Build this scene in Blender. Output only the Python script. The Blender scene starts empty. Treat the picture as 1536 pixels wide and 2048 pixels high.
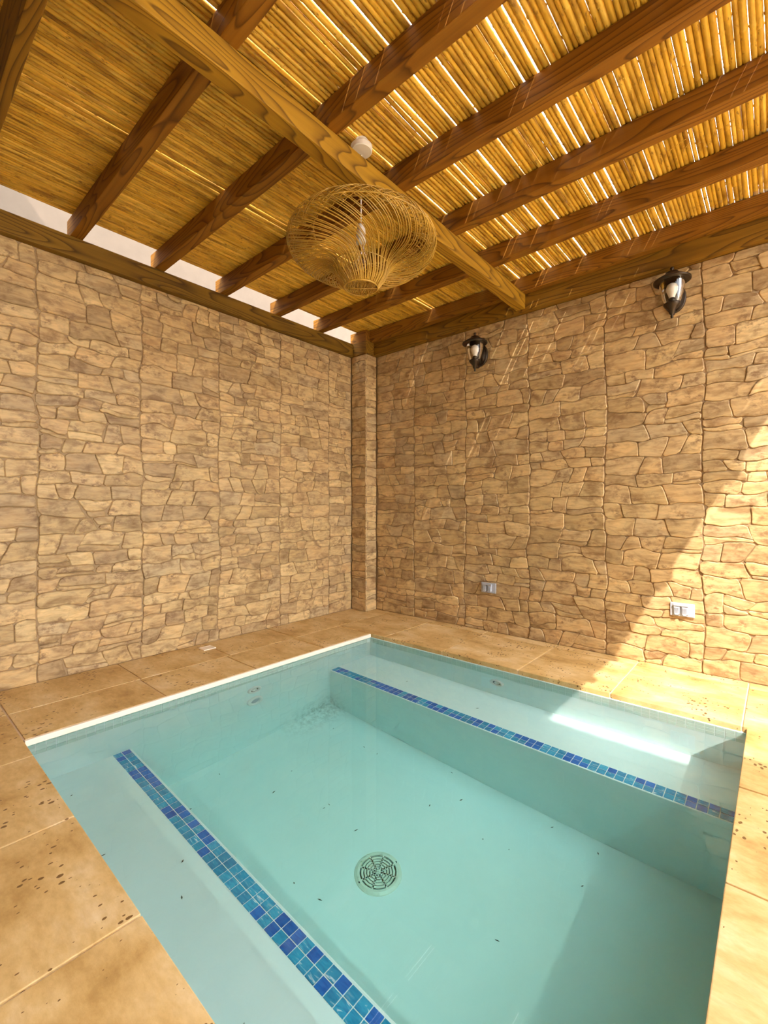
import bpy, bmesh, math, random
from mathutils import Vector, Matrix, noise
R = random.Random(7)
scene = bpy.context.scene
COL = scene.collection

# ------------------------------------------------------------------ camera
F_PX, W_PX = 904.0, 1536.0
cam = bpy.data.cameras.new('camera'); camo = bpy.data.objects.new('camera', cam); COL.objects.link(camo)
cam.sensor_fit = 'HORIZONTAL'; cam.sensor_width = 36.0; cam.lens = 36.0 * F_PX / W_PX
cam.shift_y = -8.0 / 1536.0
cam.clip_start = 0.02
camo.location = (0, 0, 1.0)
camo.rotation_euler = (math.pi / 2, 0, math.radians(41.08))
scene.camera = camo

# ------------------------------------------------------------------ sky, sun, exposure
world = bpy.data.worlds.new('sky'); scene.world = world; world.use_nodes = True
bg = world.node_tree.nodes['Background']
bg.inputs['Color'].default_value = (0.93, 0.96, 1.0, 1); bg.inputs['Strength'].default_value = 6.6
SUN_DIR = Vector((-0.52, 0.74, -1.0)).normalized()
sun = bpy.data.lights.new('sun', 'SUN'); sun.energy = 6.0; sun.angle = math.radians(0.5); sun.color = (1.0, 0.90, 0.81)
suno = bpy.data.objects.new('sun', sun); COL.objects.link(suno)
suno.rotation_euler = SUN_DIR.to_track_quat('-Z', 'Y').to_euler(); suno.location = (3, -4, 7)
suno.visible_glossy = True
scene.view_settings.view_transform = 'Standard'; scene.view_settings.look = 'None'
scene.view_settings.exposure = 0.35; scene.view_settings.gamma = 1.0
scene.cycles.use_denoising = True
scene.cycles.max_bounces = 8; scene.cycles.diffuse_bounces = 4; scene.cycles.glossy_bounces = 3; scene.cycles.transmission_bounces = 6
scene.cycles.transparent_max_bounces = 8
scene.cycles.use_adaptive_sampling = True; scene.cycles.adaptive_threshold = 0.15
scene.cycles.sample_clamp_indirect = 12.0
sun.cycles.is_caustics_light = True

# ------------------------------------------------------------------ helpers
WORLD_LOC = {}
def link(o): COL.objects.link(o); return o
def wl(o): return WORLD_LOC.get(o.name, Vector((0, 0, 0)))
def tag(o, label=None, cat=None, group=None, kind=None):
    if label: o['label'] = label
    if cat: o['category'] = cat
    if group: o['group'] = group
    if kind: o['kind'] = kind
    return o
def thing(name, loc, label=None, cat=None, group=None, kind=None):
    o = link(bpy.data.objects.new(name, None)); o.location = loc; o.empty_display_size = 0.05
    WORLD_LOC[o.name] = Vector(loc)
    return tag(o, label, cat, group, kind)
def obj(name, vf, mat, parent=None, origin=None, smooth=False):
    """one mesh object from (verts, faces) given in world space"""
    verts, faces = vf
    base = wl(parent) if parent is not None else (Vector(origin) if origin else Vector((0, 0, 0)))
    me = bpy.data.meshes.new(name)
    me.from_pydata([(v[0] - base[0], v[1] - base[1], v[2] - base[2]) for v in verts], [], faces)
    me.materials.append(mat)
    if smooth: me.polygons.foreach_set('use_smooth', [True] * len(me.polygons))
    me.update()
    o = link(bpy.data.objects.new(name, me))
    if parent is not None: o.parent = parent
    else: o.location = base
    WORLD_LOC[o.name] = Vector(base)
    return o
def join(*parts):
    V, F = [], []
    for v, f in parts:
        n = len(V); V += list(v); F += [tuple(i + n for i in q) for q in f]
    return V, F
def box(a, b, bev=0.0):
    (x0, y0, z0), (x1, y1, z1) = a, b
    if bev <= 0:
        V = [(x0,y0,z0),(x1,y0,z0),(x1,y1,z0),(x0,y1,z0),(x0,y0,z1),(x1,y0,z1),(x1,y1,z1),(x0,y1,z1)]
        return V, [(3,2,1,0),(4,5,6,7),(0,1,5,4),(1,2,6,5),(2,3,7,6),(3,0,4,7)]
    bm = bmesh.new(); bmesh.ops.create_cube(bm, size=1)
    bmesh.ops.transform(bm, matrix=Matrix.Translation(((x0+x1)/2,(y0+y1)/2,(z0+z1)/2)) @ Matrix.Diagonal((x1-x0,y1-y0,z1-z0,1)), verts=bm.verts)
    bmesh.ops.bevel(bm, geom=bm.edges[:], offset=bev, segments=2, affect='EDGES', profile=0.6)
    bm.verts.index_update()
    r = [tuple(v.co) for v in bm.verts], [tuple(v.index for v in f.verts) for f in bm.faces]
    bm.free(); return r
def lathe(profile, c=(0,0,0), n=24, axis='Z', sx=1.0, sy=1.0, cap=True):
    """profile: (radius, height) list"""
    V, F = [], []
    for r, h in profile:
        for k in range(n):
            a = 2 * math.pi * k / n
            p = (r * math.cos(a) * sx, r * math.sin(a) * sy, h)
            if axis == 'Y': p = (p[0], -p[2], p[1])       # height runs towards -Y
            elif axis == 'X': p = (p[2], p[0], p[1])      # height runs towards +X
            V.append((c[0] + p[0], c[1] + p[1], c[2] + p[2]))
    m = len(profile)
    for i in range(m - 1):
        for k in range(n):
            F.append((i*n+k, i*n+(k+1) % n, (i+1)*n+(k+1) % n, (i+1)*n+k))
    if cap:
        if profile[0][0] > 1e-6: F.append(tuple(range(n))[::-1])
        if profile[-1][0] > 1e-6: F.append(tuple((m-1)*n + k for k in range(n)))
    return V, F
def tube(path, rad, n=6, closed=False):
    V, F = [], []
    P = [Vector(p) for p in path]; m = len(P); up = None
    for i in range(m):
        a = P[(i-1) % m] if (closed or i > 0) else P[i]; b = P[(i+1) % m] if (closed or i < m-1) else P[i]
        t = (b - a).normalized()
        if up is None: up = t.orthogonal().normalized()
        up = (up - t * up.dot(t)).normalized(); s = t.cross(up)
        r = rad[i] if isinstance(rad, (list, tuple)) else rad
        for k in range(n):
            q = 2 * math.pi * k / n
            v = P[i] + (up * math.cos(q) + s * math.sin(q)) * r
            V.append((v.x, v.y, v.z))
    for i in range(m if closed else m - 1):
        j = (i + 1) % m
        for k in range(n): F.append((i*n+k, i*n+(k+1) % n, j*n+(k+1) % n, j*n+k))
    if not closed: F += [tuple(range(n))[::-1], tuple((m-1)*n + k for k in range(n))]
    return V, F

# ------------------------------------------------------------------ materials
class NT:
    def __init__(s, name):
        s.m = bpy.data.materials.new(name); s.m.use_nodes = True; s.t = s.m.node_tree
        s.b = s.t.nodes['Principled BSDF']; s.out = s.t.nodes['Material Output']
    def n(s, kind, **kw):
        o = s.t.nodes.new(kind)
        for k, v in kw.items():
            if k in o.inputs.keys(): o.inputs[k].default_value = v
            else: setattr(o, k, v)
        return o
    def l(s, a, b): s.t.links.new(a, b)
    def ramp(s, fac, stops):
        r = s.n('ShaderNodeValToRGB'); e = r.color_ramp.elements
        while len(e) < len(stops): e.new(0.5)
        for q, (p, c) in zip(e, stops): q.position = p; q.color = (*c, 1)
        s.l(fac, r.inputs['Fac']); return r.outputs['Color']
    def mix(s, fac, a, b, mode='MIX'):
        x = s.n('ShaderNodeMix', data_type='RGBA', blend_type=mode)
        for sock, v in ((x.inputs[0], fac), (x.inputs[6], a), (x.inputs[7], b)):
            if isinstance(v, (int, float)): sock.default_value = v
            elif isinstance(v, tuple): sock.default_value = (*v, 1)
            else: s.l(v, sock)
        return x.outputs[2]
    def math(s, op, a, b=0.0):
        x = s.n('ShaderNodeMath', operation=op)
        for sock, v in ((x.inputs[0], a), (x.inputs[1], b)):
            if isinstance(v, (int, float)): sock.default_value = v
            else: s.l(v, sock)
        return x.outputs[0]
    def coords(s, scale=(1,1,1), rot=(0,0,0), world=False, rnd=None):
        if world: c = s.n('ShaderNodeNewGeometry').outputs['Position']
        else: c = s.n('ShaderNodeTexCoord').outputs['Object']
        if rnd is not None:
            ad = s.n('ShaderNodeVectorMath', operation='ADD'); s.l(c, ad.inputs[0])
            mu = s.n('ShaderNodeMath', operation='MULTIPLY'); s.l(rnd, mu.inputs[0]); mu.inputs[1].default_value = 37.0
            s.l(mu.outputs[0], ad.inputs[1]); c = ad.outputs[0]
        mp = s.n('ShaderNodeMapping'); mp.inputs['Scale'].default_value = scale; mp.inputs['Rotation'].default_value = rot
        s.l(c, mp.inputs['Vector']); return mp.outputs['Vector']
    def noise(s, vec, scale, detail=4.0, rough=0.55, dist=0.0):
        x = s.n('ShaderNodeTexNoise'); x.inputs['Scale'].default_value = scale; x.inputs['Detail'].default_value = detail
        x.inputs['Roughness'].default_value = rough; x.inputs['Distortion'].default_value = dist
        s.l(vec, x.inputs['Vector']); return x.outputs['Fac']
    def bump(s, h, strength=0.3, dist=0.01):
        x = s.n('ShaderNodeBump'); x.inputs['Strength'].default_value = strength; x.inputs['Distance'].default_value = dist
        s.l(h, x.inputs['Height']); s.l(x.outputs['Normal'], s.b.inputs['Normal'])
    def col(s, c, rough=0.6, spec=None):
        if isinstance(c, tuple): s.b.inputs['Base Color'].default_value = (*c, 1)
        else: s.l(c, s.b.inputs['Base Color'])
        s.b.inputs['Roughness'].default_value = rough
        if spec is not None: s.b.inputs['Specular IOR Level'].default_value = spec
        return s

def mat_plain(name, c, rough=0.5, metal=0.0, spec=None, var=0.06):
    t = NT(name)
    f = t.noise(t.coords(), 9.0, 3)
    k = t.ramp(f, [(0.3, tuple(x * (1 - var) for x in c)), (0.7, tuple(min(1, x * (1 + var)) for x in c))])
    t.col(k, rough, spec); t.b.inputs['Metallic'].default_value = metal
    return t.m

def mat_stone(rot):
    t = NT('printed_stone_tile')
    rnd = t.math('FRACT', t.math('ADD', t.n('ShaderNodeNewGeometry').outputs['Random Per Island'], t.n('ShaderNodeObjectInfo').outputs['Random']))
    base = t.ramp(rnd, [(0.0, (0.46,0.32,0.150)), (0.2, (0.60,0.43,0.205)), (0.4, (0.55,0.37,0.175)), (0.55, (0.67,0.49,0.24)), (0.72, (0.43,0.295,0.145)), (0.86, (0.53,0.395,0.215)), (1.0, (0.63,0.43,0.20))])
    big = t.noise(t.coords((3.2,3.2,6.0), rot, rnd=rnd), 2.2, 5, 0.6, 0.6)
    tint = t.ramp(big, [(0.32, (0.58,0.51,0.44)), (0.48, (1.0,1.0,1.0)), (0.68, (1.20,1.16,1.08))])
    c1 = t.mix(1.0, base, tint, 'MULTIPLY')
    streak = t.noise(t.coords((5,5,26), (0.25,0.25,0), rnd=rnd), 2.0, 4, 0.6, 0.4)
    c2 = t.mix(0.75, c1, t.ramp(streak, [(0.35, (0.70,0.62,0.55)), (0.55, (1,1,1)), (0.75, (1.15,1.12,1.1))]), 'MULTIPLY')
    spots = t.noise(t.coords((1,1,1.5), rnd=rnd), 24.0, 6, 0.7)
    patch = t.noise(t.coords((1,1,1.3), rnd=rnd), 9.0, 2)
    mk = t.math('MULTIPLY', t.ramp(spots, [(0.47, (0,0,0)), (0.60, (0.9,0.9,0.9))]), t.ramp(patch, [(0.46, (0,0,0)), (0.62, (1,1,1))]))
    c3 = t.mix(mk, c2, (0.25,0.145,0.065))
    t.col(c3, 0.55, 0.35)
    t.bump(t.math('ADD', streak, t.math('MULTIPLY', spots, 0.6)), 0.35, 0.004)
    return t.m

def mat_wood(name, axis, dark, light, ring=9.0):
    t = NT(name)
    rnd = t.n('ShaderNodeObjectInfo').outputs['Random']
    sc = [1.0, 1.0, 1.0]; sc[axis] = 0.13
    v = t.coords(tuple(sc), rnd=rnd)
    nz = t.n('ShaderNodeTexNoise'); nz.inputs['Scale'].default_value = 5.0; nz.inputs['Detail'].default_value = 1.5; t.l(v, nz.inputs['Vector'])
    w = t.math('FRACT', t.math('MULTIPLY', nz.outputs['Fac'], ring * 2.6))
    rings = t.ramp(w, [(0.0, tuple(a*0.75 for a in dark)), (0.09, light), (0.6, tuple((a+b*5)/6 for a, b in zip(dark, light))), (0.86, tuple((a*2+b)/3 for a, b in zip(dark, light))), (1.0, tuple(a*0.7 for a in dark))])
    sc2 = [60.0, 60.0, 60.0]; sc2[axis] = 1.6
    fine = t.noise(t.coords(tuple(sc2), rnd=rnd), 1.0, 3)
    c = t.mix(0.6, rings, t.ramp(fine, [(0.25, (0.68,0.66,0.62)), (0.6, (1.05,1.05,1.05))]), 'MULTIPLY')
    blot = t.noise(t.coords(rnd=rnd), 2.6, 3)
    c = t.mix(0.7, c, t.ramp(blot, [(0.3, (0.78,0.74,0.70)), (0.65, (1.08,1.08,1.08))]), 'MULTIPLY')
    t.col(c, 0.62, 0.3); t.bump(fine, 0.12, 0.003)
    return t.m

def mat_reed():
    t = NT('dry_golden_reed')
    rnd = t.n('ShaderNodeObjectInfo').outputs['Random']
    base = t.ramp(rnd, [(0.0, (0.50,0.275,0.025)), (0.25, (0.80,0.50,0.065)), (0.5, (0.60,0.35,0.035)), (0.75, (0.86,0.57,0.10)), (1.0, (0.56,0.32,0.03))])
    lo = t.noise(t.coords((4,1.6,4), rnd=rnd), 2.6, 4, 0.6)
    c = t.mix(1.0, base, t.ramp(lo, [(0.32, (0.50,0.42,0.33)), (0.5, (1,1,1)), (0.68, (1.22,1.2,1.15))]), 'MULTIPLY')
    st = t.noise(t.coords((160,5,160), rnd=rnd), 1.0, 3)
    c = t.mix(0.5, c, t.ramp(st, [(0.3, (0.7,0.62,0.5)), (0.62, (1.08,1.08,1.05))]), 'MULTIPLY')
    fl = t.noise(t.coords((30,9,30), rnd=rnd), 2.0, 5, 0.7)
    c = t.mix(t.ramp(fl, [(0.58, (0,0,0)), (0.66, (0.9,0.9,0.9))]), c, (0.26,0.13,0.02))
    t.col(c, 0.5, 0.35); t.bump(st, 0.25, 0.002)
    return t.m

def mat_travertine():
    t = NT('travertine_slab')
    rnd = t.n('ShaderNodeObjectInfo').outputs['Random']
    v = t.coords((1.3,1.8,1.0), rnd=rnd)
    a = t.noise(v, 2.6, 7, 0.66, 0.25)
    c = t.ramp(a, [(0.30, (0.40,0.23,0.07)), (0.43, (0.58,0.37,0.135)), (0.52, (0.67,0.455,0.19)), (0.62, (0.73,0.53,0.265)), (0.74, (0.80,0.625,0.39))])
    f = t.noise(t.coords((1,2.5,1), rnd=rnd), 22.0, 5, 0.65)
    c = t.mix(0.5, c, t.ramp(f, [(0.35, (0.82,0.76,0.68)), (0.6, (1.06,1.06,1.06))]), 'MULTIPLY')
    # small open pits of the stone, gathered in patches
    vo = t.n('ShaderNodeTexVoronoi'); vo.inputs['Scale'].default_value = 52.0; vo.inputs['Randomness'].default_value = 1.0
    wv = t.n('ShaderNodeVectorMath', operation='ADD'); t.l(t.coords((1.0,0.62,1.0), (0,0,0.5), rnd=rnd), wv.inputs[0])
    nn = t.n('ShaderNodeTexNoise'); nn.inputs['Scale'].default_value = 30.0; t.l(t.coords(), nn.inputs['Vector'])
    sc = t.n('ShaderNodeVectorMath', operation='SCALE'); t.l(nn.outputs['Color'], sc.inputs[0]); sc.inputs['Scale'].default_value = 0.012
    t.l(sc.outputs[0], wv.inputs[1]); t.l(wv.outputs[0], vo.inputs['Vector'])
    pm = t.noise(t.coords((1.0,1.6,1.0), rnd=rnd), 5.0, 3)
    thr = t.math('MULTIPLY', t.ramp(pm, [(0.42, (0,0,0)), (0.64, (1,1,1))]), 0.30)
    pit = t.math('LESS_THAN', vo.outputs['Distance'], thr)
    c = t.mix(pit, c, (0.19,0.10,0.03))
    t.col(c, 0.45, 0.35)
    t.bump(t.math('SUBTRACT', t.math('MULTIPLY', f, 0.3), pit), 0.6, 0.003)
    return t.m

def mat_mosaic(name, c0, c1, streaky):
    t = NT(name)
    rnd = t.n('ShaderNodeObjectInfo').outputs['Random']
    s = t.noise(t.coords((14,70,20), (0,0,0.5), rnd=rnd), 1.2, 3, 0.6, 1.2)
    c = t.ramp(s, [(0.30, c0), (0.52, c1), (0.60, c1), (0.70, tuple(a + (b - a) * streaky for a, b in zip(c1, (0.75,0.85,0.9))))])
    c = t.mix(1.0, c, t.ramp(rnd, [(0.0, (0.8,0.8,0.85)), (1.0, (1.15,1.15,1.1))]), 'MULTIPLY')
    t.col(c, 0.15, 0.5); return t.m

def mat_plaster():
    t = NT('pale_pool_plaster')
    a = t.noise(t.coords(), 3.0, 5)
    c = t.ramp(a, [(0.3, (0.79,0.87,0.85)), (0.7, (0.83,0.905,0.885))])
    # grey algae smudge gathered in the far left corner of the floor
    pos = t.n('ShaderNodeNewGeometry').outputs['Position']
    sq = t.n('ShaderNodeVectorMath', operation='MULTIPLY'); t.l(pos, sq.inputs[0]); sq.inputs[1].default_value = (1.5, 0.75, 1.6)
    d = t.n('ShaderNodeVectorMath', operation='DISTANCE'); t.l(sq.outputs[0], d.inputs[0]); d.inputs[1].default_value = (-2.41*1.5, 2.10*0.75, -0.97*1.6)
    sp = t.noise(t.coords((1,1,1)), 26.0, 6, 0.75)
    near = t.ramp(d.outputs['Value'], [(0.05, (1,1,1)), (0.30, (0,0,0))])
    m = t.math('MULTIPLY', near, t.ramp(sp, [(0.44, (0,0,0)), (0.62, (1,1,1))]))
    c = t.mix(t.math('MULTIPLY', m, 0.5), c, (0.20,0.24,0.20))
    t.col(c, 0.6, 0.3); return t.m

def mat_water():
    t = NT('clear_water_surface'); nt = t.t; nt.nodes.remove(t.b)
    g = nt.nodes.new('ShaderNodeBsdfGlass'); g.inputs['IOR'].default_value = 1.33; g.inputs['Roughness'].default_value = 0.0
    nt.links.new(g.outputs[0], t.out.inputs['Surface'])
    return t.m
def mat_water_body():
    t = NT('turquoise_water_body'); nt = t.t; nt.nodes.remove(t.b)
    ab = nt.nodes.new('ShaderNodeVolumeAbsorption'); ab.inputs['Color'].default_value = (0.36,0.955,0.93,1); ab.inputs['Density'].default_value = 0.47
    nt.links.new(ab.outputs[0], t.out.inputs['Volume'])
    return t.m
def mat_glass():
    t = NT('thin_clear_lamp_glass'); nt = t.t; nt.nodes.remove(t.b)
    tr = nt.nodes.new('ShaderNodeBsdfTransparent'); tr.inputs[0].default_value = (0.93,0.93,0.90,1)
    gl = nt.nodes.new('ShaderNodeBsdfGlossy'); gl.inputs['Roughness'].default_value = 0.03
    fr = nt.nodes.new('ShaderNodeFresnel'); fr.inputs['IOR'].default_value = 1.5
    mx = nt.nodes.new('ShaderNodeMixShader')
    nt.links.new(fr.outputs[0], mx.inputs[0]); nt.links.new(tr.outputs[0], mx.inputs[1]); nt.links.new(gl.outputs[0], mx.inputs[2])
    nt.links.new(mx.outputs[0], t.out.inputs['Surface']); return t.m

M_STONE = mat_stone((0,0,0))
M_JOINT = mat_plain('brown_joint', (0.36,0.245,0.13), 0.9)
M_GROUT = mat_plain('pale_deck_grout', (0.72,0.56,0.38), 0.9)
M_TRAV = mat_travertine()
M_COPE = mat_plain('cut_travertine_edge', (0.93,0.80,0.63), 0.5)
M_RAFT = mat_wood('red_brown_rafter_wood', 0, (0.17,0.064,0.005), (0.30,0.128,0.010))
M_BEAMX = mat_wood('golden_beam_wood_x', 0, (0.13,0.058,0.004), (0.27,0.135,0.010))
M_BEAMY = mat_wood('golden_beam_wood_y', 1, (0.20,0.095,0.006), (0.42,0.225,0.014))
M_PLATEY = mat_wood('dark_plate_wood_y', 1, (0.12,0.055,0.004), (0.25,0.135,0.010))
M_REED = mat_reed()
M_PLASTER = mat_plaster()
M_PALE = mat_plain('pale_waterline_mosaic', (0.60,0.74,0.68), 0.25)
M_PGROUT = mat_plain('pool_grout', (0.80,0.83,0.79), 0.8)
M_BLUE = [mat_mosaic('deep_blue_mosaic', (0.012,0.10,0.44), (0.02,0.17,0.58), 0.05),
          mat_mosaic('turquoise_mosaic', (0.015,0.22,0.46), (0.03,0.36,0.60), 0.25),
          mat_mosaic('streaked_blue_mosaic', (0.015,0.19,0.44), (0.04,0.36,0.60), 0.9)]
M_WATER = mat_water()
M_GLASS = mat_glass()
M_BRONZE = mat_plain('dark_bronze_metal', (0.045,0.030,0.018), 0.38, 0.6)
M_WHITE = mat_plain('white_plastic', (0.82,0.80,0.76), 0.35)
M_BULB = mat_plain('white_bulb_glass', (0.88,0.80,0.70), 0.25)
M_GREYP = mat_plain('light_grey_plastic', (0.43,0.45,0.49), 0.35)
M_DRAIN = mat_plain('cream_drain_plastic', (0.94,0.94,0.80), 0.4)
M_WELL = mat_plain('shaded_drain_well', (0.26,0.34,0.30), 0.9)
M_DARK = mat_plain('dark_opening', (0.08,0.09,0.08), 0.9)
M_RATTAN = mat_plain('golden_rattan', (0.45,0.26,0.035), 0.4, var=0.3)
M_RENDER = mat_plain('beige_render', (0.135,0.102,0.074), 0.9)
M_ADDED = mat_plain('brown_added_render', (0.26,0.19,0.12), 0.9)  # dark coat for the added light-blocking wall and roof
M_GROUND = mat_plain('pale_paving', (0.66,0.54,0.38), 0.9)
M_DEBRIS = mat_plain('dark_leaf', (0.06,0.05,0.03), 0.8)

# ------------------------------------------------------------------ dimensions (metres, deck at z = 0)
XL, YR = -3.20, 3.33            # inner faces of left and right wall
PX0, PX1, PY0, PY1 = -2.45, -0.11, 0.45, 2.64   # pool opening
Z_PLATE0, Z_PLATE1, Z_REED = 2.49, 2.61, 2.72
Z_WATER, Z_BENCH, Z_FLOOR = -0.03, -0.44, -0.97
Z_ROOF_END = 0.59

# ------------------------------------------------------------------ setting: outside
g = obj('ground', join(box((-14,-14,-0.12), (14,-3.0,-0.06)), box((-14,3.6,-0.12), (14,14,-0.06)), box((-14,-3.0,-0.12), (-3.35,3.6,-0.06)),
        box((3.2,-3.0,-0.12), (14,3.6,-0.06)), box((-3.35,-3.0,-0.12), (3.2,-1.72,-0.06))), M_GROUND)
tag(g, kind='structure')
tag(obj('added_wall_back', join(box((-3.35,-1.1,-0.06), (6.0,-0.9,3.06)), box((-3.35,-1.1,3.06), (-1.5,-0.9,5.42))), M_ADDED), kind='structure')  # added out of view: blocks light from behind, tall block shades the neighbour wall
tag(obj('added_porch_roof', join(box((-3.35,-0.9,2.92), (6.0,0.065,3.06)), box((-3.35,0.065,2.76), (0.57,0.300,3.06))), M_ADDED), kind='structure')  # unseen slabs, added to cast the near shadow edge and keep sky light out
tag(obj('wall_neighbor', box((-4.25,-1.7,-0.06), (-4.0,7.0,4.2)), M_RENDER), kind='structure')

# ------------------------------------------------------------------ stone-clad walls
def voronoi_panel(u0, u1, v0, v1, rng):
    """irregular coursed stones filling one cladding panel: list of polygons"""
    vs = [v0]
    while vs[-1] < v1 - 0.11: vs.append(vs[-1] + rng.choice((rng.uniform(0.060,0.085), rng.uniform(0.085,0.120), rng.uniform(0.085,0.120))))
    vs.append(v1); m = len(vs); ph = rng.uniform(0, 900)
    def bnd(k, u):
        if k == 0 or k == m-1: return vs[k]
        return vs[k] + 0.026*noise.noise(Vector((u*6.5+ph, k*3.7, 1))) + 0.010*noise.noise(Vector((u*22+ph, k*5.1, 4)))
    out = []
    def add(pl):
        # rounded, slightly broken corners
        n = len(pl); res = []
        for k in range(n):
            p0, p, p2 = pl[k-1], pl[k], pl[(k+1) % n]
            a = (p0[0]-p[0], p0[1]-p[1]); b = (p2[0]-p[0], p2[1]-p[1]); la = math.hypot(*a) or 1; lb = math.hypot(*b) or 1
            cs = (a[0]*b[0]+a[1]*b[1])/(la*lb)
            if cs > -0.75:
                c = rng.uniform(0.004, 0.017)
                res += [(p[0]+a[0]/la*min(c,la*.45), p[1]+a[1]/la*min(c,la*.45)), (p[0]+b[0]/lb*min(c,lb*.45), p[1]+b[1]/lb*min(c,lb*.45))]
            else: res.append(p)
        if len(res) >= 4: out.append(res)
    for k in range(m-1):
        h = vs[k+1]-vs[k]; cuts = [u0]
        while cuts[-1] < u1 - 0.17: cuts.append(cuts[-1] + rng.uniform(0.085, 0.26)*(0.8+h*2.2))
        if u1 - cuts[-1] < 0.06 and len(cuts) > 1: cuts.pop()
        cuts.append(u1); sl = [0.0] + [rng.uniform(-.45,.45) for _ in cuts[1:-1]] + [0.0]
        for i in range(len(cuts)-1):
            def eu(j, top): return min(u1, max(u0, cuts[j] + sl[j]*(h/2 if top else -h/2)))
            bl, br, tl, tr = eu(i,0), eu(i+1,0), eu(i,1), eu(i+1,1)
            nb = max(2, int((br-bl)/0.04)); ntp = max(2, int((tr-tl)/0.04))
            bot = [(bl+(br-bl)*q/nb, bnd(k, bl+(br-bl)*q/nb)) for q in range(nb+1)]
            top = [(tl+(tr-tl)*q/ntp, bnd(k+1, tl+(tr-tl)*q/ntp)) for q in range(ntp+1)]
            w = cuts[i+1]-cuts[i]
            if rng.random() < 0.17 and w > 0.10 and h > 0.07:      # thin sliver below a larger stone
                f0, f1 = rng.uniform(0.15,0.5), rng.uniform(0.15,0.5)
                n = 3
                def midp(q):
                    s = q/n; x = bl+(br-bl)*s; y0 = bnd(k, x); y1 = bnd(k+1, x); return (x, y0+(y1-y0)*(f0+(f1-f0)*s))
                mid = [midp(q) for q in range(n+1)]
                add(bot + mid[::-1]); add(mid + top[::-1])
            else: add(bot + top[::-1])
    return out
def stone_mesh(poly, O, U, V, N, rng, seed, lim, amp=0.0045):
    """one stone slab with ragged outline and a bevelled face; returns (verts, faces)"""
    pts = []
    for k in range(len(poly)):
        p, q = poly[k], poly[(k+1) % len(poly)]
        L = math.hypot(q[0]-p[0], q[1]-p[1]); n = max(1, int(L / 0.026))
        for i in range(n):
            s = i / n; pts.append((p[0]+(q[0]-p[0])*s, p[1]+(q[1]-p[1])*s))
    warped = []
    for (u, v) in pts:
        a = Vector((u*13 + seed, v*13, 0.0)); b = Vector((u*38 + seed, v*38, 9.0))
        fu = noise.noise(a)*amp + noise.noise(b)*amp*0.55 + 0.026*noise.noise(Vector((u*1.5, v*5.0, 3.3+seed))) + 0.009*noise.noise(Vector((u*1.5, v*14.0, 8.3+seed))); fv = noise.noise(a + Vector((0,0,31)))*amp + noise.noise(b + Vector((0,0,17)))*amp*0.55
        if u <= lim[0]+1e-5 or u >= lim[1]-1e-5: fu = 0
        if v <= lim[2]+1e-5 or v >= lim[3]-1e-5: fv = 0
        warped.append((u+fu, v+fv))
    n = len(warped)
    cu = sum(p[0] for p in warped)/n; cv = sum(p[1] for p in warped)/n
    def inset(d):
        r = []
        for k in range(n):
            p0, p1, p2 = warped[k-1], warped[k], warped[(k+1) % n]
            tu, tv = p2[0]-p0[0], p2[1]-p0[1]; L = math.hypot(tu, tv) or 1
            nu, nv = -tv/L, tu/L
            if nu*(cu-p1[0]) + nv*(cv-p1[1]) < 0: nu, nv = -nu, -nv
            r.append((p1[0]+nu*d, p1[1]+nv*d))
        return r
    gap = 0.0009; h = rng.uniform(0.006, 0.011); tu, tv = rng.uniform(-.04, .04), rng.uniform(-.05, .05)
    rings = [(inset(gap), None, -0.004), (inset(gap + 0.0006), None, h - 0.0035), (inset(gap + 0.0045), None, h)]
    Vt, Fc = [], []
    for r, _, d in rings:
        for (u, v) in r:
            dd = d + ((u-cu)*tu + (v-cv)*tv if d > 0 else 0)
            p = O + U*u + V*v + N*dd; Vt.append((p.x, p.y, p.z))
    for i in range(2):
        for k in range(n): Fc.append((i*n+k, i*n+(k+1) % n, (i+1)*n+(k+1) % n, (i+1)*n+k))
    c = O + U*cu + V*cv + N*(h + 0.0015); Vt.append((c.x, c.y, c.z))
    for k in range(n): Fc.append((2*n+k, 2*n+(k+1) % n, 3*n))
    if U.cross(V).dot(N) < 0: Fc = [q[::-1] for q in Fc]
    return Vt, Fc, (cu, cv)
CAMP = Vector((0,0,1.0)); TH = math.radians(41.08)
def on_frame(p):
    d = Vector(p) - CAMP; r = d.x*math.cos(TH)+d.y*math.sin(TH); fw = -d.x*math.sin(TH)+d.y*math.cos(TH)
    if fw < 0.05: return 0.0
    u, v = r/fw, d.z/fw
    return 1.0/fw**2 if abs(u) < 0.93 and abs(v) < 1.25 else 0.0
def clad(parent, O, U, V, N, edges, v0, v1, seed, lim):
    rng = random.Random(seed); stones = []
    for a, b in zip(edges[:-1], edges[1:]):
        for poly in voronoi_panel(a+0.0011, b-0.0011, v0, v1, rng):
            Vt, Fc, (cu, cv) = stone_mesh(poly, O, U, V, N, rng, seed, lim)
            area = 0.5*abs(sum(poly[k][0]*poly[(k+1) % len(poly)][1]-poly[(k+1) % len(poly)][0]*poly[k][1] for k in range(len(poly))))
            stones.append((area * on_frame(O + U*cu + V*cv), Vt, Fc))
    stones.sort(key=lambda s: -s[0])
    for s, Vt, Fc in stones[:300]: obj('stone', (Vt, Fc), M_STONE, parent)
    if len(stones) > 300:
        tag(obj('small_stones', join(*[(a, b) for _, a, b in stones[300:]]), M_STONE, parent), kind='stuff')
X, Y, Z = Vector((1,0,0)), Vector((0,1,0)), Vector((0,0,1))
wall_l = tag(obj('wall_left', box((-3.35,-1.70,-0.06), (XL,3.48,Z_PLATE0)), M_JOINT), kind='structure')
wall_r = tag(obj('wall_right', box((XL,YR,-0.06), (3.20,3.48,Z_PLATE0)), M_JOINT), kind='structure')
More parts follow.
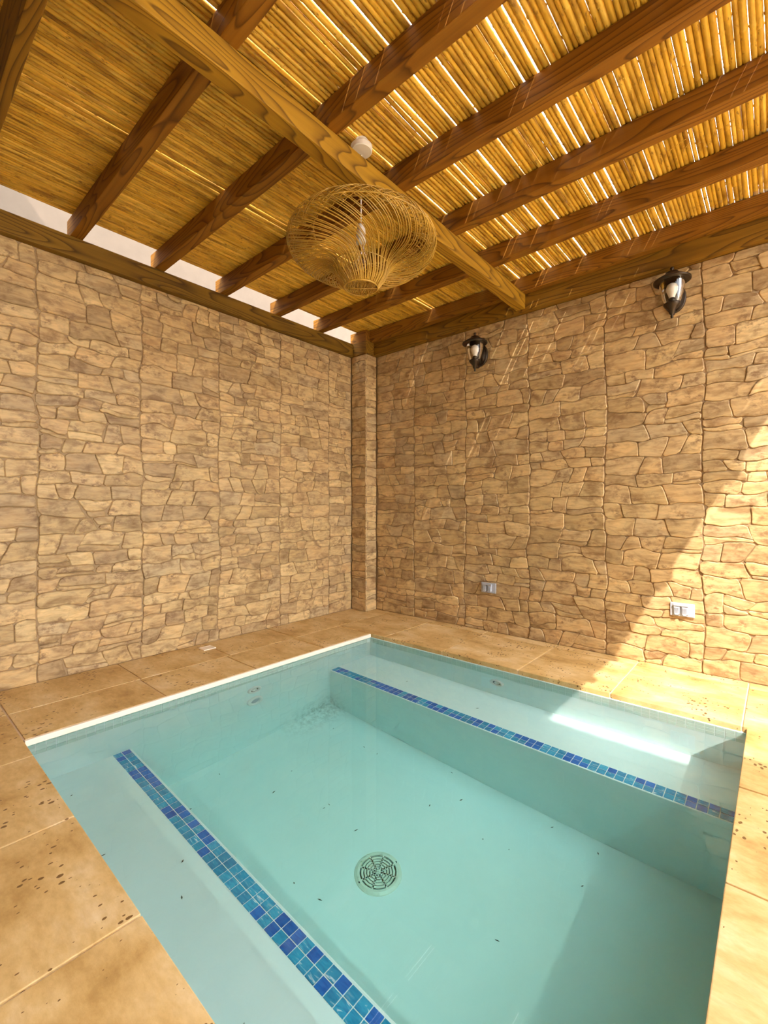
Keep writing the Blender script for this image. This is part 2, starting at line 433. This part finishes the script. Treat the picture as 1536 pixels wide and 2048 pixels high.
EL = [-1.03,-0.47,0.09,0.645,1.207,1.765,2.32,2.87,3.165]
clad(wall_l, Vector((XL,0,0)), Y, Z, X, EL, 0.0, Z_PLATE0, 11, (-1.03,3.165,0.0,Z_PLATE0))
ER = [-2.99,-2.53,-1.985,-1.434,-0.89,-0.34,0.21,0.76,1.31,1.86,2.41,3.19]
clad(wall_r, Vector((0,YR,0)), X, Z, -Y, ER, 0.0, Z_PLATE0, 23, (-2.99,3.19,0.0,Z_PLATE0))

# corner column
CX, CY = -2.99, 3.165
colm = thing('stone_column', (-3.09,3.25,0), 'square stone-clad column standing in the corner where the walls meet', 'column')
obj('core', box((XL+0.012,CY+0.012,0), (CX-0.012,YR-0.012,Z_PLATE0)), M_JOINT, colm)
rng = random.Random(5)
for (O, U, N, a, b) in ((Vector((0,CY+0.012,0)), X, -Y, XL+0.012, CX), (Vector((CX-0.012,0,0)), Y, X, CY, YR-0.012)):
    for poly in voronoi_panel(a, b, 0.0, Z_PLATE0, rng):
        Vt, Fc, _ = stone_mesh(poly, O, U, Z, N, rng, 3, (a, b, 0.0, Z_PLATE0)); obj('stone', (Vt, Fc), M_STONE, colm)

# ------------------------------------------------------------------ deck
ft = -0.006
floor = tag(obj('floor', join(box((-3.35,-1.72,-0.10), (PX0-0.01,YR,ft)), box((PX1+0.01,-1.72,-0.10), (3.2,YR,ft)),
            box((PX0-0.01,-1.72,-0.10), (PX1+0.01,PY0-0.01,ft)), box((PX0-0.01,PY1+0.01,-0.10), (PX1+0.01,YR,ft))), M_GROUT), kind='structure')
J = 0.004
def slab(x0, x1, y0, y1):
    b = box((x0+J,y0+J,-0.028), (x1-J,y1-J,R.uniform(-0.0008,0.0012)), 0.0025)
    o = obj('slab', b, M_TRAV, floor)
    c = Vector(((x0+x1)/2,(y0+y1)/2,0)); o.data.transform(Matrix.Translation(-c)); o.location = c; return o
def strip(lo, hi, cuts): c = [lo] + [q for q in cuts if lo < q < hi] + [hi]; return list(zip(c[:-1], c[1:]))
for a, b in strip(-1.72, YR, [-1.15,-0.61,-0.06,0.45,1.06,1.63,2.19,2.75]): slab(XL, -2.81, a, b)
for a, b in strip(PY0, PY1+0.0, [1.05,1.60,2.16]): slab(-2.81, PX0+0.0, a, b)
for a, b in strip(-2.81, 3.2, [-2.305,-1.77,-1.21,-0.685,-0.125,0.43,0.98,1.53,2.08,2.63]):
    slab(a, b, PY1, 3.225); slab(a, b, 3.225, YR)
for a, b in strip(-2.81, PX1, [-2.27,-1.72,-1.18,-0.64]):
    slab(a, b, -0.10, PY0); slab(a, b, -0.65, -0.10); slab(a, b, -1.20, -0.65); slab(a, b, -1.72, -1.20)
for a, b in strip(PX1, 3.2, [0.43,0.98,1.53,2.08,2.63]):
    for c, d in strip(-1.72, PY1, [-1.20,-0.65,-0.10,0.42,0.965,1.51,2.06]): slab(a, b, c, d)
# pale cut edge of the coping along the left side of the pool
dr = thing('deck_drain', (-3.065,1.60,0), 'small pale square drain cover let into the deck beside the left wall', 'drain cover')
obj('frame', join(box((-3.105,1.555,0.0), (-3.025,1.563,0.006)), box((-3.105,1.637,0.0), (-3.025,1.645,0.006)), box((-3.105,1.563,0.0), (-3.097,1.637,0.006)), box((-3.033,1.563,0.0), (-3.025,1.637,0.006))), M_COPE, dr)
obj('plate', box((-3.097,1.563,0.0), (-3.033,1.637,0.004), 0.001), M_COPE, dr)

# ------------------------------------------------------------------ pool
pool = thing('plunge_pool', (-1.28,1.545,Z_FLOOR), 'small square plunge pool with two submerged benches edged in blue mosaic', 'pool')
T = 0.10
def basin_mesh():
    # open box: inner faces plus thickness
    return join(box((PX0-T,PY0-T,Z_FLOOR-T), (PX1+T,PY1+T,Z_FLOOR)),
                box((PX0-T,PY0-T,Z_FLOOR), (PX0,PY1+T,-0.028)), box((PX1,PY0-T,Z_FLOOR), (PX1+T,PY1+T,-0.028)),
                box((PX0,PY0-T,Z_FLOOR), (PX1,PY0,-0.028)), box((PX0,PY1,Z_FLOOR), (PX1,PY1+T,-0.028)))
basin = obj('basin', basin_mesh(), M_PLASTER, pool)
obj('coping_edge', box((PX0-0.004,PY0,-0.028), (PX0+0.012,PY1,-0.001), 0.003), M_COPE, pool)
bench_f = obj('bench', box((PX0,2.215,Z_FLOOR), (PX1,PY1,Z_BENCH), 0.004), M_PLASTER, pool)
bench_n = obj('bench', box((PX0,PY0,Z_FLOOR), (PX1,0.878,Z_BENCH), 0.004), M_PLASTER, pool)
tag(bench_f, 'pale bench with blue mosaic edge along the far side'); tag(bench_n, 'pale bench with blue mosaic edge along the near side')
PITCH = 0.0385
def tile_mesh(nm, m, s, axis):
    h = 0.004
    lo, hi = [-s/2, -s/2, -s/2], [s/2, s/2, s/2]; lo[axis] = 0; hi[axis] = h
    v, f = box(tuple(lo), tuple(hi), 0.0009)
    me = bpy.data.meshes.new(nm); me.from_pydata(v, [], f); me.materials.append(m); return me
blue = [tile_mesh('mosaic_tile', m, PITCH-0.0035, 2) for m in M_BLUE]
nt_ = int((PX1-PX0)/PITCH)
for bench, y0 in ((bench_f, 2.222), (bench_n, 0.792)):
    for i in range(nt_ + 1):
        for j in range(2):
            o = link(bpy.data.objects.new('mosaic_tile', R.choices(blue, (5,4,4))[0])); o.parent = bench
            o.location = Vector((min(PX0+0.003+PITCH*(i+0.5), PX1-0.02), y0+PITCH*(j+0.5), Z_BENCH-0.001)) - wl(bench)
# waterline mosaic: three courses of pale tiles round the visible walls
tl = tile_mesh('waterline_tile', M_PALE, PITCH-0.003, 0); tf = tile_mesh('waterline_tile', M_PALE, PITCH-0.003, 1)
rest = []
for j in range(3):
    z = -0.034 - PITCH*(j+0.5)
    n = int((PY1-PY0)/PITCH)
    for i in range(n):
        o = link(bpy.data.objects.new('waterline_tile', tl)); o.parent = basin
        o.location = Vector((PX0-0.002, PY0+PITCH*(i+0.5), z)) - wl(basin)
    n = int((PX1-PX0)/PITCH)
    for i in range(n):
        x = PX1 - PITCH*(i+0.5)
        if i < 43:
            o = link(bpy.data.objects.new('waterline_tile', tf)); o.parent = basin; o.location = Vector((x, PY1-0.002, z)) - wl(basin)
        else: rest.append(box((x-PITCH/2+.0015,PY1-0.002,z-PITCH/2+.0015), (x+PITCH/2-.0015,PY1+0.003,z+PITCH/2-.0015)))
tag(obj('waterline_tiles', join(*rest), M_PALE, basin), kind='stuff')

def jet(loc, axis, label, ring_only=False):
    t = thing('wall_jet', loc, label, 'pool jet')
    k = 1.32
    rr = 0.036 if not ring_only else 0.042
    sc = lambda p: [(r*k, h) for r, h in p]
    sg = {'X': 1, 'Y': 1}[axis]
    if not ring_only:
        obj('flange', lathe(sc([(0.021,0.001),(0.022,0.012),(0.030,0.014),(rr,0.008),(rr,0.0)]), loc, 28, axis, cap=False), M_WHITE, t, smooth=True)
        obj('cup', lathe(sc([(0.023,0.0006),(0.020,0.0012),(0.0,0.0012)]), loc, 24, axis, cap=False), M_DARK, t)
        obj('nozzle', lathe(sc([(0.014,0.001),(0.014,0.006),(0.009,0.009),(0.006,0.009),(0.005,0.004),(0.0,0.004)]), loc, 20, axis, cap=False), M_WHITE, t, smooth=True)
    else:
        obj('ring', lathe(sc([(0.023,0.002),(0.025,0.016),(0.036,0.019),(rr,0.010),(rr,0.0)]), loc, 32, axis, cap=False), M_WHITE, t, smooth=True)
        obj('lens', lathe(sc([(0.026,0.003),(0.012,0.006),(0.0,0.007)]), loc, 24, axis, cap=False), M_GREYP, t, smooth=True)
    return t
jet((PX0,1.585,-0.285), 'X', 'round white jet nozzle on the left pool wall above the plain ring')
tag(jet((PX0,1.587,-0.445), 'X', 'plain white ring fitting on the left pool wall below the nozzle', True), cat='pool light')
jet((-1.348,PY1,-0.25), 'Y', 'round white jet nozzle on the far pool wall above the bench')

# drain grate on the floor: solid rings and spokes with slots between them
DC = (-1.302,1.455,Z_FLOOR)
dg = thing('drain_grate', DC, 'round cream slotted drain grate in the middle of the pool floor', 'drain')
def ring_arc(r0, r1, a0, a1, z0, z1, n):
    V, F = [], []
    for i in range(n+1):
        a = a0 + (a1-a0)*i/n; c, s = math.cos(a), math.sin(a)
        V += [(DC[0]+r0*c,DC[1]+r0*s,z0),(DC[0]+r1*c,DC[1]+r1*s,z0),(DC[0]+r1*c,DC[1]+r1*s,z1),(DC[0]+r0*c,DC[1]+r0*s,z1)]
    for i in range(n):
        for k in range(4): F.append((4*i+k, 4*i+(k+1) % 4, 4*i+4+(k+1) % 4, 4*i+4+k))
    F += [(0,1,2,3), tuple(4*n+k for k in (3,2,1,0))]
    return V, F
zb, zt = Z_FLOOR+0.004, Z_FLOOR+0.009
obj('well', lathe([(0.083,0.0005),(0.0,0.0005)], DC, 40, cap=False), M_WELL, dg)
obj('rim', lathe([(0.080,0.001),(0.080,0.010),(0.090,0.010),(0.102,0.004),(0.103,0.0)], DC, 48, cap=False), M_DRAIN, dg, smooth=False)
for r in (0.0685,0.0555,0.0425,0.0295,0.0165): obj('slot_ring', ring_arc(r-0.0043, r+0.0043, 0, 2*math.pi, zb, zt, 40), M_DRAIN, dg)
for k in range(8):
    a = k*math.pi/4 + 0.42; w = 0.0032; c, s = math.cos(a), math.sin(a)
    P = [(0.006,-w),(0.081,-w),(0.081,w),(0.006,w)]
    V = [(DC[0]+c*p-s*q, DC[1]+s*p+c*q, z) for z in (zb,zt) for p, q in P]
    obj('spoke', (V, [(3,2,1,0),(4,5,6,7),(0,1,5,4),(1,2,6,5),(2,3,7,6),(3,0,4,7)]), M_DRAIN, dg)
obj('hub', lathe([(0.010,0.002),(0.010,0.011),(0.004,0.011),(0.004,0.008),(0,0.008)], DC, 16, cap=False), M_DRAIN, dg)
for a in (1.25,4.40): obj('screw', lathe([(0.005,0.0075),(0.005,0.0098),(0,0.0098)], (DC[0]+0.090*math.cos(a),DC[1]+0.090*math.sin(a),DC[2]), 10, cap=False), M_DARK, dg)

# water body
wa, wb = (PX0-0.004,PY0-0.004,Z_FLOOR-0.02), (PX1+0.004,PY1+0.004,Z_WATER)
gx, gy = 12, 12
tv = [(wa[0]+(wb[0]-wa[0])*i/gx, wa[1]+(wb[1]-wa[1])*j/gy, Z_WATER) for j in range(gy+1) for i in range(gx+1)]
tf_ = [(j*(gx+1)+i, j*(gx+1)+i+1, (j+1)*(gx+1)+i+1, (j+1)*(gx+1)+i) for j in range(gy) for i in range(gx)]
water = obj('pool_water', (tv, tf_), M_WATER, smooth=True)
wbody = obj('water_body', box(wa, (wb[0],wb[1],Z_WATER+0.0008)), mat_water_body(), water)
tag(water, 'clear still water filling the pool and tinting its floor turquoise', 'water', kind='stuff')
# leaf specks lying on the pool floor, benches
parts = []
for k in range(40):
    x, y = R.uniform(PX0+.1, PX1-.15), R.uniform(PY0+.08, PY1-.1)
    z = Z_FLOOR if 0.9 < y < 2.19 else Z_BENCH
    if abs(y-0.83) < .06 or abs(y-2.26) < .06 or math.hypot(x+1.302, y-1.455) < .14: continue
    a = R.uniform(0, 6.28); L = R.uniform(0.003, 0.011); w = R.uniform(0.0014, 0.003)
    c, s = math.cos(a), math.sin(a)
    v = [(x+c*p*L-s*q*w, y+s*p*L+c*q*w, z+h) for h in (0.0003,0.0018) for p, q in ((-1,-.2),(0,-1),(1,.1),(.1,1))]
    parts.append((v, [(3,2,1,0),(4,5,6,7),(0,1,5,4),(1,2,6,5),(2,3,7,6),(3,0,4,7)]))
tag(obj('leaf_debris', join(*parts), M_DEBRIS), 'scattered dark leaf specks lying on the pool bottom', 'debris', kind='stuff')
for o in [water]: o.cycles.is_caustics_caster = True
for o in bpy.data.objects:
    if o.name.split('.')[0] in ('basin','bench','mosaic_tile','waterline_tile','waterline_tiles'): o.cycles.is_caustics_receiver = True

# ------------------------------------------------------------------ roof timbers
def beam(name, a, b, m, label, cat='beam', group=None, bev=0.004):
    o = obj(name, box(a, b, bev), m, origin=((a[0]+b[0])/2, (a[1]+b[1])/2, a[2]))
    return tag(o, label, cat, group)
beam('wall_plate', (-3.22,-1.6,Z_PLATE0), (-3.15,CY-0.012,Z_PLATE1), M_PLATEY, 'long dark timber plate lying along the top of the left wall')
beam('wall_plate', (CX+0.012,3.266,Z_PLATE0), (0.58,3.40,Z_PLATE1), M_BEAMX, 'long dark timber plate lying along the top of the right wall')
cap = thing('column_cap', (-3.09,3.25,Z_PLATE0), 'stepped timber cap block on top of the corner column', 'beam block')
obj('lower_block', box((-3.21,CY-0.010,Z_PLATE0), (CX+0.010,3.40,Z_PLATE1), 0.003), M_BEAMX, cap)
obj('upper_block', box((-3.20,CY,Z_PLATE1), (CX,3.40,Z_REED-0.002), 0.003), M_RAFT, cap)
beam('cross_beam', (-1.505,0.352,Z_PLATE0+0.01), (-1.434,3.265,Z_PLATE1), M_BEAMY, 'golden timber beam running under the rafters to the right wall')
beam('fascia_board', (-3.14,0.308,2.48), (0.57,0.350,2.74), M_BEAMX, 'deep timber board at the top left closing the near end of the roof')
RY = [0.795,1.275,1.745,2.235,2.705,3.215]
RN = ['timber rafter nearest the camera, first in the row of six', 'second timber rafter from the near end of the roof', 'third timber rafter from the near end, just past the white ceiling rose',
      'third timber rafter counted back from the right wall', 'timber rafter next to the one along the right wall', 'timber rafter lying directly on the plate of the right wall']
for y, lb in zip(RY, RN):
    x0 = -3.22 if y < 3.1 else CX+0.004
    beam('rafter', (x0,y,Z_PLATE1), (0.57,y+0.065,Z_REED), M_RAFT, lb, 'rafter', 'rafters under the reed ceiling')

# ------------------------------------------------------------------ reed ceiling
def reed_mesh(i):
    rg = random.Random(100+i); n = 8; L = 3.22; y = -L/2; V, F = [], []; rings = []
    r0 = rg.uniform(0.0088, 0.0128); nxt = y + rg.uniform(0.05, 0.25)
    stations = []
    while y < L/2:
        stations.append((y, 1.0)); y += 0.085
    nodes = []
    q = -L/2 + rg.uniform(0.08, 0.3)
    while q < L/2 - .05:
        nodes += [(q-0.006, 0.97), (q-0.002, 1.16), (q+0.003, 1.10), (q+0.008, 0.96)]; q += rg.uniform(0.16, 0.34)
    st = sorted(stations + nodes) + [(L/2, 1.0)]
    for (yy, k) in st:
        ox = 0.0022*noise.noise(Vector((yy*1.3, i*7.7, 0))) + 0.0012*noise.noise(Vector((yy*4.0, i*3.1, 5)))
        oz = 0.0026*noise.noise(Vector((yy*1.7, i*5.3, 9)))
        tp = 1.0 - 0.10*(yy/L) + 0.05*noise.noise(Vector((yy*3, i, 2)))
        for a in range(n):
            t = 2*math.pi*a/n; V.append((ox + r0*k*tp*math.cos(t), yy, oz + r0*k*tp*math.sin(t)))
    m = len(st)
    for a in range(m-1):
        for k in range(n): F.append((a*n+k, (a+1)*n+k, (a+1)*n+(k+1) % n, a*n+(k+1) % n))
    F += [tuple(range(n)), tuple((m-1)*n+k for k in range(n))[::-1]]
    me = bpy.data.meshes.new('reed'); me.from_pydata(V, [], F); me.materials.append(M_REED)
    me.polygons.foreach_set('use_smooth', [True]*len(me.polygons)); me.update(); return me, r0
ceiling = thing('ceiling', (0,0,Z_REED), kind='structure')
variants = [reed_mesh(i) for i in range(22)]
x = -3.13; rr = random.Random(3); prev = 0.0
while x < Z_ROOF_END - 0.012:
    me, r0 = variants[rr.randrange(len(variants))]
    x += r0*0.97
    o = link(bpy.data.objects.new('reed', me)); o.parent = ceiling
    o.location = (x, 1.87 + rr.uniform(-.05, .05), r0*1.12 + rr.uniform(0, 0.002))
    o.rotation_euler = (0, rr.uniform(0, 6.28), math.pi*rr.randrange(2) + rr.uniform(-.0012, .0012))
    x += r0*0.97
    u = rr.random()
    k = 1.1 if x > -1.5 else 0.95 if x > -2.4 else 0.5
    x += rr.uniform(0.0065, 0.008) if u < 0.008*k else rr.uniform(0.0050, 0.0064) if u < 0.080*k else rr.uniform(0.0006, 0.0016) if u < 0.25*k else rr.uniform(-.0024, 0.0)

rf = random.Random(21); fib = []
for k in range(22):      # loose fibres and husk shreds hanging below the reeds
    fx, fy = rf.uniform(-2.9, 0.3), rf.uniform(0.5, 3.1); a = rf.uniform(0, 6.28); L = rf.uniform(0.03, 0.08)
    fib.append(tube([(fx+math.cos(a)*L*q, fy+math.sin(a)*L*q, Z_REED-0.001-0.35*L*q*q*rf.uniform(0.5,1.2)) for q in (0,.3,.6,.85,1)], 0.0011, 4))
tag(obj('loose_fibres', join(*fib), M_REED, ceiling), kind='stuff')

# ------------------------------------------------------------------ pendant lamp
LX, LY = -1.522, 1.576
pend = thing('pendant_lamp', (LX,LY,2.03), 'wide woven rattan pendant lamp hanging on a white cord from the reeds', 'lamp')
PROF = [(0.080,2.066),(0.098,2.090),(0.120,2.120),(0.134,2.158),(0.165,2.186),(0.214,2.197),(0.270,2.204),(0.314,2.218),(0.343,2.240),(0.353,2.266),(0.345,2.292),(0.318,2.314),(0.276,2.326),(0.225,2.330)]
def prof(t):
    s = t*(len(PROF)-1); i = min(int(s), len(PROF)-2); k = s-i
    p0 = PROF[max(i-1,0)]; p1 = PROF[i]; p2 = PROF[i+1]; p3 = PROF[min(i+2,len(PROF)-1)]
    return tuple(0.5*((2*p1[q])+(-p0[q]+p2[q])*k+(2*p0[q]-5*p1[q]+4*p2[q]-p3[q])*k*k+(-p0[q]+3*p1[q]-3*p2[q]+p3[q])*k**3) for q in (0,1))
def lamp_pt(a, t, off=0.0):
    r, z = prof(t)
    tw = -1.35*t*t*(3-2*t)
    ang = a + tw
    wob = math.sin(ang*1.0 + 0.6)
    r2 = r*(1 + 0.03*wob*t); z2 = z + 0.022*math.sin(ang + 2.4)*min(1, max(0, (t-0.15)*2))
    return (LX + (r2+off)*math.cos(ang), LY + (r2+off)*math.sin(ang), z2 + off*0.4)
rw = random.Random(9); strands = []
for i in range(108):
    a = 2*math.pi*(i//2*2 + 0.75*(i % 2) + rw.uniform(-.3,.3))/108; off = rw.uniform(-.004,.004); t1 = rw.uniform(0.86,1.0)
    strands.append(tube([lamp_pt(a, t1*k/26, off) for k in range(27)], rw.uniform(0.0018,0.0026), 5))
obj('rattan_weave', join(*strands), M_RATTAN, pend, smooth=True)
cross = []
for i in range(46):      # counter-twisted stems on the upper side and the rim
    a = 2*math.pi*(i + rw.uniform(-.3,.3))/46
    cross.append(tube([(lambda r, z, g: (LX+r*math.cos(g), LY+r*math.sin(g), z+0.004+0.022*math.sin(g+2.4)))(*prof(0.55+0.45*k/12), a + 0.9*k/12) for k in range(13)], 0.0016, 5))
obj('upper_weave', join(*cross), M_RATTAN, pend, smooth=True)
def hoop(t, rad, off=0.0): return tube([lamp_pt(2*math.pi*k/64, t, off) for k in range(64)], rad, 6, True)
obj('rim_hoop', hoop(0.69, 0.0032), M_RATTAN, pend, smooth=True)
obj('neck_hoop', hoop(0.24, 0.0022), M_RATTAN, pend, smooth=True)
obj('top_hoop', hoop(0.98, 0.003), M_RATTAN, pend, smooth=True)
obj('bottom_hoop', tube([(LX+0.080*math.cos(2*math.pi*k/48), LY+0.080*math.sin(2*math.pi*k/48), 2.066) for k in range(48)], 0.0042, 6, True), M_RATTAN, pend, smooth=True)
web = [tube([(LX-0.059,LY-0.053,2.065),(LX,LY,2.062),(LX+0.059,LY+0.053,2.065)], 0.0026, 6)]
for k in range(-3,4):
    cx_, cy_ = LX+0.017*k*0.74, LY+0.017*k*0.67; h = math.sqrt(max(0.0001, 0.077**2-(0.017*k)**2))
    web.append(tube([(cx_+0.67*h*s+0.01*s*s*0.7, cy_-0.74*h*s+0.01*s*s*0.7, 2.065-0.002*(1-s*s)) for s in (-1,-.5,0,.5,1)], 0.0015, 5))
obj('bottom_web', join(*web), M_RATTAN, pend, smooth=True)
RX, RYY = -1.474, 1.530
obj('cord', tube([(LX,LY,2.372),(LX+.001,LY,2.45),(LX,LY,2.585),(LX+0.004,LY-0.004,2.61),(RX-0.012,RYY+0.012,2.655),(RX-0.01,RYY+0.01,2.68)], 0.0030, 8), M_WHITE, pend, smooth=True)
obj('lamp_holder', lathe([(0.004,0.346),(0.016,0.340),(0.021,0.32),(0.025,0.258),(0.023,0.250)], (LX,LY,2.03), 20), M_WHITE, pend, smooth=True)
obj('bulb', lathe([(0.013,0.25),(0.016,0.225),(0.029,0.185),(0.032,0.165),(0.027,0.140),(0.014,0.125),(0.0,0.122)], (LX,LY,2.03), 20, cap=False), M_GLASS, pend, smooth=True)
obj('ceiling_rose', lathe([(0.0,0.640),(0.046,0.641),(0.050,0.645),(0.051,0.664),(0.047,0.669),(0.030,0.671),(0.030,0.694)], (RX,RYY,2.03), 36, cap=False), M_WHITE, pend, smooth=False)

# ------------------------------------------------------------------ wall lanterns
def lantern(x, z, label):
    t = thing('wall_lantern', (x,YR,z), label, 'lantern', 'bronze lanterns on the right wall')
    yc = YR-0.115; c = (x,yc,z)
    obj('back_plate', lathe([(0.075,0.008),(0.075,0.018),(0.066,0.024),(0.060,0.022),(0.052,0.028),(0.0,0.030)], (x,YR,z+0.004), 32, 'Y', 0.80, 1.18, cap=False), M_BRONZE, t, smooth=True)
    obj('arm', tube([(x,YR-0.02,z-0.075),(x,YR-0.06,z-0.105),(x,YR-0.095,z-0.112),(x,yc,z-0.098)], 0.008, 8), M_BRONZE, t, smooth=True)
    hat = obj('hat', lathe([(0.060,0.078),(0.092,0.070),(0.100,0.074),(0.099,0.082),(0.080,0.094),(0.050,0.112),(0.038,0.118),(0.034,0.128),(0.016,0.137),(0.0,0.138)], c, 36, cap=False), M_BRONZE, t, smooth=True)
    obj('finial', lathe([(0.006,0.134),(0.006,0.142),(0.011,0.149),(0.011,0.156),(0.006,0.162),(0.0,0.163)], c, 14, cap=False), M_BRONZE, t, smooth=True)
    obj('glass', lathe([(0.068,0.078),(0.067,0.045),(0.060,0.000),(0.047,-0.045),(0.038,-0.066)], c, 32, cap=False), M_GLASS, t, smooth=True)
    obj('bulb', lathe([(0.016,-0.028),(0.018,-0.016),(0.022,-0.004),(0.031,0.018),(0.032,0.034),(0.026,0.052),(0.012,0.062),(0.0,0.064)], c, 22, cap=False), M_BULB, t, smooth=True)
    obj('lamp_holder', lathe([(0.020,-0.070),(0.020,-0.034),(0.016,-0.027)], c, 18), M_BRONZE, t, smooth=True)
    obj('cup', lathe([(0.0,-0.150),(0.006,-0.147),(0.008,-0.138),(0.005,-0.130),(0.013,-0.122),(0.020,-0.098),(0.036,-0.082),(0.045,-0.068),(0.046,-0.060),(0.038,-0.058),(0.0,-0.060)], c, 28, cap=False), M_BRONZE, t, smooth=True)
lantern(-0.485, 2.300, 'larger-looking bronze wall lantern on the right, above the sunlit socket')
lantern(-1.835, 2.245, 'bronze wall lantern further left, near the corner column')

# ------------------------------------------------------------------ sockets
def socket(x, z, label):
    t = thing('wall_socket', (x,YR,z), label, 'socket', 'double sockets on the right wall')
    y = YR-0.010
    obj('plate', box((x-0.064,y-0.012,z-0.041), (x+0.064,y,z+0.041), 0.003), M_GREYP, t)
    obj('hinge_bar', box((x-0.046,y-0.030,z+0.022), (x+0.034,y-0.012,z+0.034), 0.004), M_GREYP, t)
    for dx in (-0.027,0.015):
        V = [(x+dx-0.016,y-0.012,z+0.021),(x+dx+0.016,y-0.012,z+0.021),(x+dx+0.016,y-0.026,z+0.021),(x+dx-0.016,y-0.026,z+0.021),
             (x+dx-0.016,y-0.012,z-0.027),(x+dx+0.016,y-0.012,z-0.027),(x+dx+0.013,y-0.032,z-0.022),(x+dx-0.013,y-0.032,z-0.022),
             (x+dx-0.007,y-0.034,z-0.030),(x+dx+0.007,y-0.034,z-0.030)]
        fl = obj('flap', (V, [(0,1,2,3),(0,4,5,1),(1,5,6,2),(3,2,6,7),(0,3,7,4),(7,6,9,8),(4,8,9,5),(4,7,8),(5,9,6)]), M_GREYP, t)
        obj('rib', join(*[box((x+dx-0.009+0.006*q,y-0.0335,z-0.018), (x+dx-0.007+0.006*q,y-0.027,z+0.014)) for q in range(4)]), M_GREYP, fl)
socket(-0.445, 0.372, 'light grey double socket in the sunlit part of the right wall')
socket(-1.765, 0.355, 'light grey double socket in the shade below the left lantern')
